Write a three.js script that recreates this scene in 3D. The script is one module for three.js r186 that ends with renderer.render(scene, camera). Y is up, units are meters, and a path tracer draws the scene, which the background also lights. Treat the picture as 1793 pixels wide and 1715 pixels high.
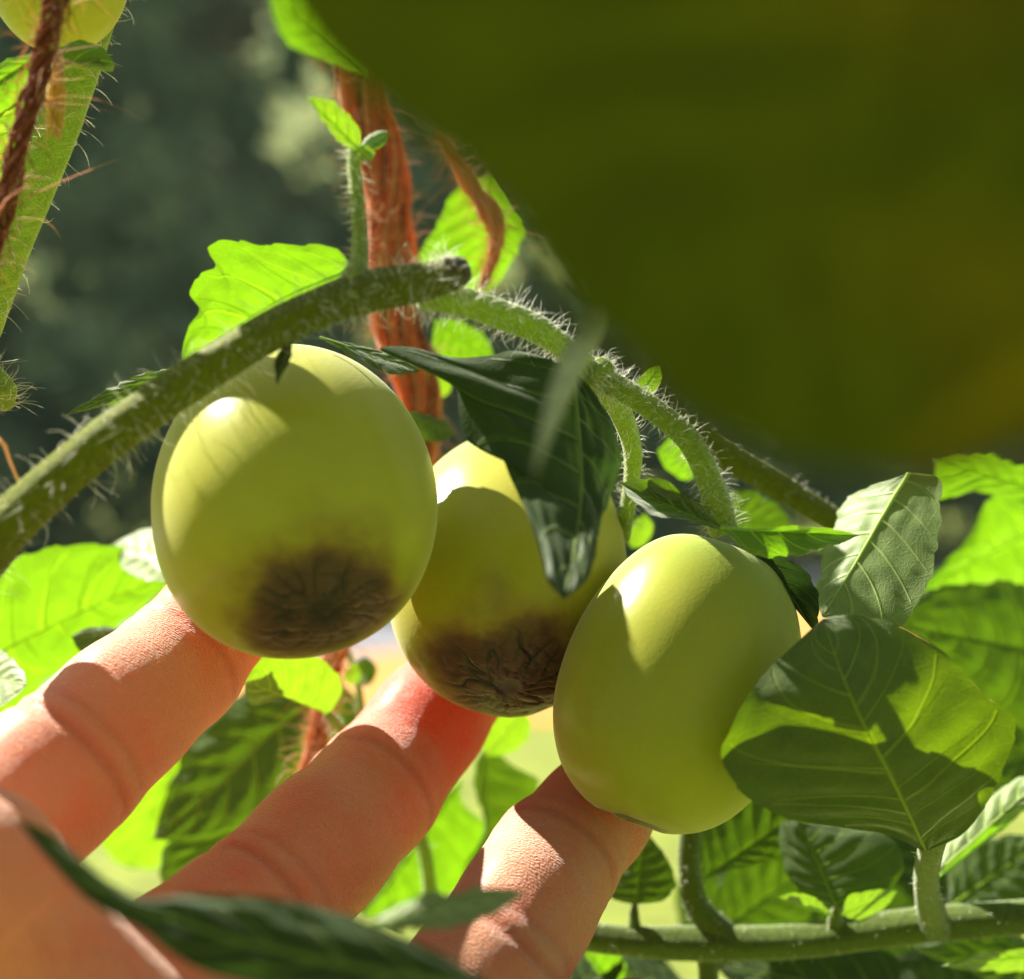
import * as THREE from 'three';
import { ImprovedNoise } from 'three/addons/math/ImprovedNoise.js';
import { mergeGeometries, mergeVertices } from 'three/addons/utils/BufferGeometryUtils.js';

// ---------------------------------------------------------------- camera, sky, sun, exposure
const V = (x, y, z) => new THREE.Vector3(x, y, z);
const EYE = V(0, 1.25, 0.18), FOV = 40, S = 0.9;
const FPX = 857.5 / Math.tan((FOV / 2) * Math.PI / 180);
const scene = new THREE.Scene();
const camera = new THREE.PerspectiveCamera(FOV, 1024 / 979, 0.01, 400);
camera.position.copy(EYE);
camera.lookAt(EYE.x, EYE.y, EYE.z - 1);
camera.focus = 0.178;
camera.userData.fStop = 11;
const SUN = V(-0.57, 0.70, -0.40).normalize();
{
  const w = 256, h = 128, d = new Float32Array(w * h * 4);              // hazy summer sky: pale near the horizon, a little bluer overhead, brighter round the sun
  for (let y = 0; y < h; y++) for (let x = 0; x < w; x++) {
    const la = ((y + 0.5) / h - 0.5) * Math.PI, lo = ((x + 0.5) / w - 0.5) * 2 * Math.PI, dir = V(Math.cos(lo) * Math.cos(la), Math.sin(la), Math.sin(lo) * Math.cos(la));
    const up = Math.max(0, dir.y), k = Math.pow(1 - up, 2.5), g = Math.max(0, dir.dot(SUN)), glow = 0.35 * Math.pow(g, 6) + 0.15 * g * g;
    const c = [0.044 + 0.030 * k + glow * 0.3, 0.052 + 0.021 * k + glow * 0.28, 0.062 + 0.004 * k + glow * 0.23];
    for (let q = 0; q < 3; q++) d[(y * w + x) * 4 + q] = c[q];
    d[(y * w + x) * 4 + 3] = 1;
  }
  const sky = new THREE.DataTexture(d, w, h, THREE.RGBAFormat, THREE.FloatType);
  sky.name = 'sky';
  sky.mapping = THREE.EquirectangularReflectionMapping;
  sky.magFilter = THREE.LinearFilter;
  sky.needsUpdate = true;
  scene.background = scene.environment = sky;
}
scene.fog = new THREE.FogExp2(new THREE.Color().setRGB(0.66, 0.95, 0.70), 0.0010);
const sun = new THREE.DirectionalLight(new THREE.Color(1.0, 0.93, 0.8), 5);
sun.name = 'sun';
sun.position.copy(EYE).addScaledVector(SUN, 20);
sun.target.position.set(0, 1.25, 0);
sun.castShadow = true;
sun.shadow.mapSize.set(4096, 4096);
Object.assign(sun.shadow.camera, { left: -20, right: 20, top: 20, bottom: -20, near: 0.5, far: 80 });
scene.add(sun, sun.target);
const renderer = new THREE.WebGLRenderer({ antialias: true });
renderer.toneMapping = THREE.LinearToneMapping;
renderer.toneMappingExposure = 4.1;
renderer.shadowMap.enabled = true;
renderer.setSize(1024, 979);

// ---------------------------------------------------------------- helpers
let seed = 7;
const rnd = () => { seed = (seed + 0x6d2b79f5) | 0; let t = Math.imul(seed ^ (seed >>> 15), 1 | seed); t = (t + Math.imul(t ^ (t >>> 7), 61 | t)) ^ t; return ((t ^ (t >>> 14)) >>> 0) / 4294967296; };
const rr = (a, b) => a + (b - a) * rnd();
const { lerp, clamp, smoothstep } = THREE.MathUtils;
const perlin = new ImprovedNoise();
const noise = (x, y, z) => perlin.noise(x, y, z);
const fbm = (x, y, z, o = 4) => { let s = 0, a = 0.5, f = 1; for (let i = 0; i < o; i++) { s += a * noise(x * f + i * 7.3, y * f + i * 3.1, z * f); a *= 0.5; f *= 2.03; } return s; };
// a point of the place: column and row of the photograph's grid at a distance in front of the lens
const P = (x, y, d) => V(EYE.x + (x - 896.5) / FPX * d * S, EYE.y + (857.5 - y) / FPX * d * S, EYE.z - d * S);
const PX = (d) => d * S / FPX;                                       // metres for one grid step at that distance
const used = {};
function numbered(name) { const n = used[name] = (used[name] ?? -1) + 1; return n ? name + '_' + String(n).padStart(3, '0') : name; }
const origin = new Map();
function thing(name, label, category, base, group) {
  const o = new THREE.Group();
  o.name = numbered(name);
  o.position.copy(base);
  o.userData = { label, category };
  if (group) o.userData.group = group;
  scene.add(o);
  origin.set(o, base.clone());
  return o;
}
function add(name, geometry, material, parent, label, kind) {        // geometry is given in the place's own coordinates
  const base = origin.get(parent);
  if (base) geometry.translate(-base.x, -base.y, -base.z);
  const m = new THREE.Mesh(geometry, material);
  m.name = numbered(name);
  m.castShadow = m.receiveShadow = true;
  if (label) m.userData.label = label;
  if (kind) m.userData.kind = kind;
  parent.add(m);
  origin.set(m, base);
  return m;
}
const struct = (name, geometry, material) => { const m = new THREE.Mesh(geometry, material); m.name = name; m.userData.kind = 'structure'; m.castShadow = m.receiveShadow = true; scene.add(m); return m; };
function geom(pos, uv, index, color) {
  const g = new THREE.BufferGeometry();
  g.setAttribute('position', new THREE.Float32BufferAttribute(pos, 3));
  if (uv) g.setAttribute('uv', new THREE.Float32BufferAttribute(uv, 2));
  if (color) g.setAttribute('color', new THREE.Float32BufferAttribute(color, 3));
  g.setIndex(index);
  g.computeVertexNormals();
  return g;
}
const toS = (c) => Math.round(255 * clamp(c <= 0.0031308 ? 12.92 * c : 1.055 * Math.pow(c, 1 / 2.4) - 0.055, 0, 1));
function dataTex(w, h, f, srgb = true) {
  const d = new Uint8Array(w * h * 4);
  for (let y = 0; y < h; y++) for (let x = 0; x < w; x++) {
    const c = f((x + 0.5) / w, (y + 0.5) / h), o = (y * w + x) * 4;
    if (srgb) { d[o] = toS(c[0]); d[o + 1] = toS(c[1]); d[o + 2] = toS(c[2]); } else d[o] = d[o + 1] = d[o + 2] = Math.round(255 * clamp(c, 0, 1));
    d[o + 3] = 255;
  }
  const t = new THREE.DataTexture(d, w, h);
  t.magFilter = THREE.LinearFilter; t.minFilter = THREE.LinearFilter;
  t.wrapS = t.wrapT = THREE.RepeatWrapping;
  if (srgb) t.colorSpace = THREE.SRGBColorSpace;
  t.needsUpdate = true;
  return t;
}
const rgb = (r, g, b) => new THREE.Color().setRGB(r, g, b);
const mat = (o) => new THREE.MeshPhysicalMaterial({ roughness: 1, side: THREE.DoubleSide, ...o });

// ---------------------------------------------------------------- materials
const wrapNoise = (u, v, f, o) => { const a = u * 2 * Math.PI, b = v * 2 * Math.PI, r = f / (2 * Math.PI); return fbm(Math.cos(a) * r + 9, Math.sin(a) * r + Math.cos(b) * r * 1.3, Math.sin(b) * r * 1.3 + 4, o); };
const veinPhase = (v, s, nv) => nv * v - 1.25 * Math.pow(Math.abs(s), 1.15) - (s > 0 ? 0.35 : 0);
function voronoiEdge(x, y) {
  const ix = Math.floor(x), iy = Math.floor(y);
  let a = 9, b = 9;
  for (let j = -1; j < 2; j++) for (let i = -1; i < 2; i++) {
    const n = Math.sin((ix + i) * 127.1 + (iy + j) * 311.7) * 43758.5453, m = Math.sin((ix + i) * 269.5 + (iy + j) * 183.3) * 43758.5453;
    const dx = ix + i + n - Math.floor(n) - x, dy = iy + j + m - Math.floor(m) - y, d = Math.hypot(dx, dy);
    if (d < a) { b = a; a = d; } else if (d < b) b = d;
  }
  return b - a;
}
function leafField(u, v, nv) {                                       // [vein strength, fine vein strength]
  const s = 2 * u - 1, w = 0.09 * noise(u * 4, v * 4, nv);
  const ph = veinPhase(v, s, nv) + w, d = Math.abs(ph - Math.round(ph)) / nv;
  const taper = 1 - 0.6 * Math.abs(s);
  const mid = smoothstep(0.028 * (1.15 - v) - Math.abs(s), -0.012, 0.012), lat = smoothstep(0.0062 * taper - d, -0.004, 0.004) * (Math.abs(s) < 0.93 ? 1 : 0);
  const fine = smoothstep(0.10 - voronoiEdge(u * 13 + w * 3, v * 17), 0, 0.1) * 0.5 + smoothstep(0.12 - voronoiEdge(u * 34, v * 44), 0, 0.12) * 0.35;
  return [Math.max(mid, lat), fine];
}
const leafTex = {}, leafBump = {};
for (const nv of [5, 7]) {
  leafTex[nv] = dataTex(512, 768, (u, v) => {
    const [a, b] = leafField(u, v, nv), m = 0.50 + 0.20 * fbm(u * 7, v * 9, nv, 4) + 0.05 * noise(u * 70, v * 90, 1);
    const k = clamp(m + 0.13 * b, 0, 1);
    return [lerp(k * 0.95, 1, a * 0.75), lerp(k, 1, a * 0.6), lerp(k * 0.9, 1, a * 0.8)];
  });
  leafBump[nv] = dataTex(512, 768, (u, v) => { const [a, b] = leafField(u, v, nv); return 0.75 - 0.5 * a - 0.22 * b + 0.12 * noise(u * 120, v * 150, 2); }, false);
}
const leafMat = (c, nv, o = {}) => mat({ color: rgb(...c), map: leafTex[nv], bumpMap: leafBump[nv], bumpScale: 0.00022, transmission: 0.58, clearcoat: 0.35, clearcoatRoughness: 0.42, ...o });
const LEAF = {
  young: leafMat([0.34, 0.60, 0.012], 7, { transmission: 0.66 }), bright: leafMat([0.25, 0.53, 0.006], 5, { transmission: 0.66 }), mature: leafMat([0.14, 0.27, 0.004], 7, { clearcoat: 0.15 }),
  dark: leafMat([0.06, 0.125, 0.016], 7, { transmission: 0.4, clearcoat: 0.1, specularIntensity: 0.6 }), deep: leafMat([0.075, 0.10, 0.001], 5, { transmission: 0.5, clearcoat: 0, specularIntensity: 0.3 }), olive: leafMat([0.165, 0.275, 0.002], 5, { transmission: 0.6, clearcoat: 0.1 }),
  near: mat({ color: rgb(1, 1, 1), transmission: 0.5, specularIntensity: 0.2, map: dataTex(256, 256, (u, v) => {   // an old leaf: green along the veins, yellowing between them
    const [a] = leafField(u, v, 5), y = smoothstep(fbm(u * 2.0 + 4, v * 2.2, 6, 2) + 0.6 * (u - 0.5), -0.15, 0.5), g = 1 + 0.25 * a + 0.12 * noise(u * 9, v * 11, 4);
    return [lerp(0.070, 0.135, y) * g, lerp(0.092, 0.115, y) * g, 0.001];
  }) }),
  grey: leafMat([0.17, 0.21, 0.13], 7, { transmission: 0.3 }),
  downy: leafMat([0.34, 0.48, 0.14], 7, { transmission: 0.36, clearcoat: 0.3, sheen: 0.5, sheenColor: rgb(0.6, 0.65, 0.6), sheenRoughness: 0.5 }),
};
const grain = dataTex(256, 256, (u, v) => 0.5 + 0.6 * wrapNoise(u, v, 60, 2) + 0.35 * wrapNoise(u, v, 14, 3), false);
const stemTex = dataTex(256, 256, (u, v) => { const k = clamp(0.78 + 0.5 * wrapNoise(u, v, 40, 2) + 0.35 * wrapNoise(u, v, 9, 3), 0.3, 1); return [k, k, k * 0.9]; });
for (const t of [grain, stemTex]) t.repeat.set(100, 100);              // uv in metres: one tile a centimetre
const stemMat = (c, o = {}) => mat({ color: rgb(...c), map: stemTex, bumpMap: grain, bumpScale: 0.00025, transmission: 0.3, clearcoat: 0.25, clearcoatRoughness: 0.4, ...o });
const STEM = { main: stemMat([0.24, 0.29, 0.016], { clearcoat: 0.04, specularIntensity: 0.4, bumpScale: 0.0007 }), pale: stemMat([0.37, 0.52, 0.06], { transmission: 0.45, clearcoat: 0.12 }), lower: stemMat([0.12, 0.19, 0.012], { clearcoat: 0.1 }), cut: stemMat([0.11, 0.09, 0.05]), flower: stemMat([1.0, 0.80, 0.05], { transmission: 0.8, clearcoat: 0 }) };
const hairMat = mat({ color: rgb(0.95, 0.95, 0.86), transmission: 0.5, clearcoat: 0.6, clearcoatRoughness: 0.25 });
const fibreMat = mat({ color: rgb(0.82, 0.50, 0.26), transmission: 0.45 });
const twineGrain = dataTex(128, 512, (u, v) => { const k = clamp(0.85 + 1.1 * noise(u * 26, v * 14, 3) + 0.5 * noise(u * 60, v * 60, 1), 0.25, 1); return [k, k, k]; });
const TWINE = { orange: mat({ color: rgb(1.0, 0.31, 0.06), map: twineGrain, transmission: 0.75 }), red: mat({ color: rgb(1.0, 0.17, 0.03), map: twineGrain, transmission: 0.7 }), rust: mat({ color: rgb(0.26, 0.052, 0.02), map: twineGrain, transmission: 0.2 }), pink: mat({ color: rgb(1.0, 0.42, 0.19), map: twineGrain, transmission: 0.4 }) };

// ---------------------------------------------------------------- builders: tubes, hairs, leaves
function sweep(points, opt = {}) {                                   // points: [x, y, distance, radius in millimetres]; returns geometry with curve, radius and frames
  const { seg = 90, sides = 22, ridge = 0.04, ridges = 5, lumpy = 0.05, cap = true } = opt;
  const curve = new THREE.CatmullRomCurve3(points.map((p) => P(p[0], p[1], p[2])), false, 'centripetal');
  const n = points.length, radius = (t) => { const q = clamp(t, 0, 1) * (n - 1), i = Math.min(n - 2, Math.floor(q)), f = q - i; return lerp(points[i][3], points[i + 1][3], f * f * (3 - 2 * f)) * 0.001; };
  const fr = curve.computeFrenetFrames(seg), pos = [], uv = [], idx = [], rows = [], len = curve.getLength();
  // getPoint (not by arc length) keeps radii with their points
  const T = [], N = [], B = [];
  for (let i = 0; i <= seg; i++) T.push(curve.getTangent(i / seg).normalize());
  let nn = V(0, 0, 1).addScaledVector(T[0], -T[0].z).normalize();
  for (let i = 0; i <= seg; i++) { nn = nn.clone().addScaledVector(T[i], -nn.dot(T[i])).normalize(); N.push(nn); B.push(T[i].clone().cross(nn)); }
  const s0 = rr(0, 50);
  for (let i = 0; i <= seg; i++) {
    const t = i / seg, c = curve.getPoint(t), r = radius(t);
    rows.push({ c, r, T: T[i], N: N[i], B: B[i] });
    for (let j = 0; j <= sides; j++) {
      const a = j / sides * 2 * Math.PI, ca = Math.cos(a), sa = Math.sin(a);
      const k = r * (1 + ridge * Math.cos(a * ridges + t * 2) + lumpy * fbm(ca * 1.2 + s0, sa * 1.2, t * len * 220, 3));
      pos.push(c.x + (N[i].x * ca + B[i].x * sa) * k, c.y + (N[i].y * ca + B[i].y * sa) * k, c.z + (N[i].z * ca + B[i].z * sa) * k);
      uv.push(a * Math.max(0.001, points[0][3] * 0.001), t * len);
    }
  }
  const w = sides + 1;
  for (let i = 0; i < seg; i++) for (let j = 0; j < sides; j++) { const a = i * w + j; idx.push(a, a + 1, a + w, a + 1, a + w + 1, a + w); }
  if (cap) for (const end of [0, seg]) {
    const at = pos.length / 3, o = rows[end];
    const tip = o.c.clone().addScaledVector(o.T, (end ? 1 : -1) * o.r * 0.35);
    pos.push(tip.x, tip.y, tip.z); uv.push(0, end ? len : 0);
    for (let j = 0; j < sides; j++) { const a = end * w + j; end ? idx.push(a, a + 1, at) : idx.push(a + 1, a, at); }
  }
  const g = geom(pos, uv, idx);
  const nm = g.attributes.normal;                                     // close the seam
  for (let i = 0; i <= seg; i++) { const a = i * w, b = a + sides, v = V(nm.getX(a) + nm.getX(b), nm.getY(a) + nm.getY(b), nm.getZ(a) + nm.getZ(b)).normalize(); nm.setXYZ(a, v.x, v.y, v.z); nm.setXYZ(b, v.x, v.y, v.z); }
  g.userData.rows = rows;
  return g;
}
function strand(out, pts, r0, r1, sides = 3) {                        // a thin tapering hair along a list of points
  const at = out.pos.length / 3, n = pts.length;
  for (let i = 0; i < n; i++) {
    const t = (i < n - 1 ? pts[i + 1].clone().sub(pts[i]) : pts[i].clone().sub(pts[i - 1])).normalize();
    const a = (Math.abs(t.z) < 0.8 ? V(0, 0, 1) : V(1, 0, 0)).cross(t).normalize(), b = t.clone().cross(a), r = lerp(r0, r1, i / (n - 1));
    for (let j = 0; j < sides; j++) { const q = j / sides * 2 * Math.PI; out.pos.push(pts[i].x + (a.x * Math.cos(q) + b.x * Math.sin(q)) * r, pts[i].y + (a.y * Math.cos(q) + b.y * Math.sin(q)) * r, pts[i].z + (a.z * Math.cos(q) + b.z * Math.sin(q)) * r); }
  }
  for (let i = 0; i < n - 1; i++) for (let j = 0; j < sides; j++) { const a = at + i * sides + j, b = at + i * sides + (j + 1) % sides; out.idx.push(a, b, a + sides, b, b + sides, a + sides); }
}
function hairs(rows, count, { long = [0.5, 3.2], r = 0.033, curl = 1.3, from = 0, to = 1, dir = null, lean = 0.25, spread = 1 } = {}) {
  const out = { pos: [], idx: [] };
  for (let k = 0; k < count; k++) {
    const i = Math.floor(lerp(from, to, rnd()) * (rows.length - 1)), o = rows[i], a = rr(0, 2 * Math.PI);
    const n = o.N.clone().multiplyScalar(Math.cos(a)).addScaledVector(o.B, Math.sin(a));
    if (dir && n.dot(dir) < rr(-1, 1) * spread) continue;
    let p = o.c.clone().addScaledVector(n, o.r * 0.98).addScaledVector(o.T, rr(-1, 1) * o.r * 0.3);
    const l = 0.001 * lerp(long[0], long[1], Math.pow(rnd(), 1.35)), d = n.clone().addScaledVector(o.T, rr(-lean, lean)).add(V(rr(-0.3, 0.3), rr(-0.3, 0.3), rr(-0.3, 0.3))).normalize();
    const bend = V(rr(-1, 1), rr(-1, 0.4), rr(-1, 1)).multiplyScalar(curl), pts = [p.clone()];
    for (let q = 1; q <= 5; q++) { d.addScaledVector(bend, 0.2).normalize(); p = p.clone().addScaledVector(d, l / 5); pts.push(p); }
    const th = r * 0.001 * rr(0.6, 1.3);
    strand(out, pts, th * 1.15, th * 0.4);
  }
  return geom(out.pos, null, out.idx);
}
function stemPart(parent, name, points, material, hair, opt) {
  const g = sweep(points, opt), rows = g.userData.rows, m = add(name, g, material, parent);
  if (hair) add('hair', hairs(rows, hair.n, hair), hairMat, m, undefined, 'stuff');
  return { mesh: m, rows };
}
// A leaf blade over its own tilted plane. base, tip, sides: grid points [x, y, extra distance]; plane: normal and distance at the base.
function leaf(parent, o) {
  const { base, tip, a, b, n, d, m = LEAF.bright, bulge = 0.06, fold = 0, wave = 0.02, curlTip = 0, serr = 0.035, mid = [], nv = 7, rows = 56, cols = 15, rib = 1, quilt = 1, name = 'leaf', label } = o;
  const N = V(...n).normalize(), P0 = P(base[0], base[1], d);
  if (N.z < 0) N.negate();
  const at = (q) => { const dir = P(q[0], q[1], 1 / S).sub(EYE); const k = N.dot(P0.clone().sub(EYE)) / N.dot(dir); return EYE.clone().addScaledVector(dir, clamp(k, 0.03, 3) + (q[2] || 0) * S); };
  const C = (pts) => new THREE.CatmullRomCurve3(pts.map(at), false, 'centripetal');
  const M = C([base, ...mid, tip]), A = C([base, ...a, tip]), Bc = C([base, ...b, tip]);
  const size = M.getLength(), K = 2 * cols, pos = [], uv = [], idx = [], s0 = rr(0, 90), mids = [], lat = [];
  const up = N.clone();
  const surf = (t, s) => {
    const c = M.getPointAt(t), e = (s < 0 ? A : Bc).getPointAt(t), q = Math.abs(s);
    const out = e.clone().sub(c), w = out.length();
    const p = c.clone().addScaledVector(out, q);
    const z = Math.sin(Math.PI * Math.min(1, t)) ;
    const ph = veinPhase(t, s, nv);
    p.addScaledVector(up, bulge * w * (1 - (1 - q) * (1 - q)) * 1 - bulge * w * q * q * 1.6 - fold * w * q + (wave * size) * (q * q * noise(t * 3.2 + s0, s * 1.5, s0) + 0.35 * noise(t * 7 + s0, s * 4, 3)) + curlTip * size * t * t * t
      + quilt * Math.min(0.0009, 0.028 * size) * (-0.5 * Math.cos(2 * Math.PI * ph)) * q * (1 - q) * 2.4 * z);
    if (q > 0.6 && serr) { const k = (q - 0.6) / 0.4; p.addScaledVector(out.normalize(), serr * size * k * z * (1.1 * noise(t * 7 + s0, Math.sign(s) * 2, 1) + 0.55 * (((t * 9 + s0) % 1) - 0.4) + 0.4 * noise(t * 26 + s0, Math.sign(s) * 2, 5))); }
    return p;
  };
  for (let i = 0; i <= rows; i++) for (let j = 0; j <= K; j++) {
    const t = i / rows, s = j / K * 2 - 1, p = surf(t, Math.sign(s) * Math.pow(Math.abs(s), 0.9));
    pos.push(p.x, p.y, p.z); uv.push((s + 1) / 2, t);
  }
  for (let i = 0; i < rows; i++) for (let j = 0; j < K; j++) { const q = i * (K + 1) + j; idx.push(q, q + 1, q + K + 1, q + 1, q + K + 2, q + K + 1); }
  const blade = add(name, geom(pos, uv, idx), m, parent, label);
  if (rib) {
    const out = { pos: [], idx: [] }, line = (f, k, r0, r1) => { const pts = []; for (let i = 0; i <= k; i++) pts.push(f(i / k)); strand(out, pts, r0, r1, 6); };
    const r = clamp(size * 0.008, 0.00012, 0.0006) * rib;
    line((t) => surf(t * 0.97, 0), 26, r * 1.25, r * 0.3);
    for (let i = 0; i < nv; i++) for (const side of [-1, 1]) {
      const t0 = (i + (side > 0 ? 0.35 : 0)) / nv;
      if (t0 < 0.04 || t0 > 0.9) continue;
      const pts = [];
      for (let k = 0; k <= 8; k++) { const q = 0.9 * k / 8, t = t0 + 1.25 * Math.pow(q, 1.15) / nv; if (t < 0.985) pts.push(surf(t, side * q)); }
      if (pts.length > 2) strand(out, pts, r * 0.6, r * 0.15, 5);
    }
    add('leaf_vein', geom(out.pos, out.pos.slice(0, out.pos.length / 3 * 2).map(() => 0.5), out.idx), m.rib ??= mat({ color: m.color.clone().multiplyScalar(1.1).add(rgb(0.10, 0.13, 0.01)), transmission: 0.35 }), blade);
  }
  return blade;
}

// ---------------------------------------------------------------- the setting
{
  const soil = dataTex(512, 512, (u, v) => { const k = 0.6 + 0.9 * wrapNoise(u, v, 20, 5); return [k * 0.9, k, k * 0.6]; });
  const flat = (x0, x1, z0, z1, y, m, name, rep) => { const g = new THREE.PlaneGeometry(x1 - x0, z1 - z0, 1, 1).rotateX(-Math.PI / 2).translate((x0 + x1) / 2, y, (z0 + z1) / 2); const q = g.attributes.uv; for (let i = 0; i < q.count; i++) q.setXY(i, q.getX(i) * (x1 - x0) / rep, q.getY(i) * (z1 - z0) / rep); return struct(name, g, m); };
  // the ground: lawn in front, rising to a shaded hillside far behind
  const pos = [], uv = [], idx = [], nx = 60, nz = 80;
  for (let i = 0; i <= nz; i++) for (let j = 0; j <= nx; j++) {
    const x = -120 + 240 * j / nx, z = 12 - 150 * Math.pow(i / nz, 1.4);
    pos.push(x, Math.max(0, -z - 36) * 0.62 * smoothstep(-z, 36, 50) + (z < -37 ? 0.6 * noise(x * 0.1, z * 0.1, 2) : 0) - 0.0, z); uv.push(x / 2, z / 2);
  }
  for (let i = 0; i < nz; i++) for (let j = 0; j < nx; j++) { const q = i * (nx + 1) + j; idx.push(q, q + 1, q + nx + 1, q + 1, q + nx + 2, q + nx + 1); }
  struct('ground', geom(pos, uv, idx), mat({ color: rgb(0.24, 0.27, 0.05), map: soil, roughness: 1 }));
  const stripe = (pts, y, m, name) => { const p = [], u = [], ix = []; for (const [x, z] of pts) { p.push(x, y, z); u.push(x, z); } ix.push(0, 1, 2, 0, 2, 3); const g = geom(p, u, ix); if (g.attributes.normal.getY(0) < 0) { g.setIndex([0, 2, 1, 0, 3, 2]); g.computeVertexNormals(); } return struct(name, g, m); };
  const asphalt = dataTex(256, 256, (u, v) => { const k = 0.75 + 0.5 * wrapNoise(u, v, 50, 3); return [k, k, k]; });
  stripe([[-40, -19], [40, -23], [40, -9.5], [-40, -7.2]], 0.004, mat({ color: rgb(0.15, 0.16, 0.205), map: asphalt, roughness: 0.8 }), 'road');
  stripe([[-3, -7.6], [9, -22], [14, -21], [9, -5.4]], 0.008, mat({ color: rgb(0.50, 0.24, 0.05), map: asphalt, roughness: 1 }), 'path');
}
// the wood behind: one dark mass of leaf clumps
{
  const clump = [], q = [];
  for (let k = 0; k < 16; k++) {
    const c = V(rr(-1, 1), rr(-1, 1), rr(-1, 1)).normalize().multiplyScalar(rr(0.2, 1)), g = new THREE.PlaneGeometry(0.42, 0.7, 1, 2);
    const p = g.attributes.position; p.setX(0, 0.06 * -1); p.setX(1, 0.06); p.setX(4, -0.05); p.setX(5, 0.05); for (const i of [2, 3]) p.setZ(i, 0.06);
    g.rotateX(rr(-1.5, 1.5)).rotateY(rr(0, 6.3)).rotateZ(rr(-1, 1)).translate(c.x, c.y, c.z);
    clump.push(g);
  }
  const cg = mergeGeometries(clump);
  const list = [];
  for (let k = 0; k < 210; k++) {
    const x = rr(-19, 19), z = rr(-34, -22), y = rr(0.3, 16), R = rr(1.3, 2.7), tone = rnd();
    for (let i = 0; i < 60; i++) {
      const n = V(rr(-1, 1), rr(-1, 1), rr(-1, 1)).normalize();
      list.push([x + n.x * R * rr(0.7, 1.05), y + n.y * R * rr(0.7, 1.05), z + n.z * R * rr(0.7, 1.05), tone]);
    }
  }
  const keep = list.filter((l) => l[1] > 0);
  const wood = new THREE.InstancedMesh(cg, mat({ color: rgb(1, 1, 1), transmission: 0.15 }), keep.length);
  const m4 = new THREE.Matrix4(), e = new THREE.Euler(), qn = new THREE.Quaternion(), col = new THREE.Color();
  keep.forEach((l, i) => {
    qn.setFromEuler(e.set(rr(0, 6), rr(0, 6), rr(0, 6)));
    const s = rr(0.3, 0.65);
    wood.setMatrixAt(i, m4.compose(V(l[0], l[1], l[2]), qn, V(s, s, s)));
    const t = clamp(l[3] + rr(-0.25, 0.25), 0, 1);
    col.setRGB(lerp(0.065, 0.22, t * t), lerp(0.15, 0.32, t * t), lerp(0.095, 0.18, t * t));
    if (l[3] > 0.86 && l[3] < 0.93) col.setRGB(0.09, 0.06, 0.045);
    wood.setColorAt(i, col);
  });
  wood.name = 'woodland';
  wood.userData = { kind: 'stuff', label: 'dark blurred wood far behind the tomato plants', category: 'woodland' };
  wood.castShadow = wood.receiveShadow = true;
  scene.add(wood);
}

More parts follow.
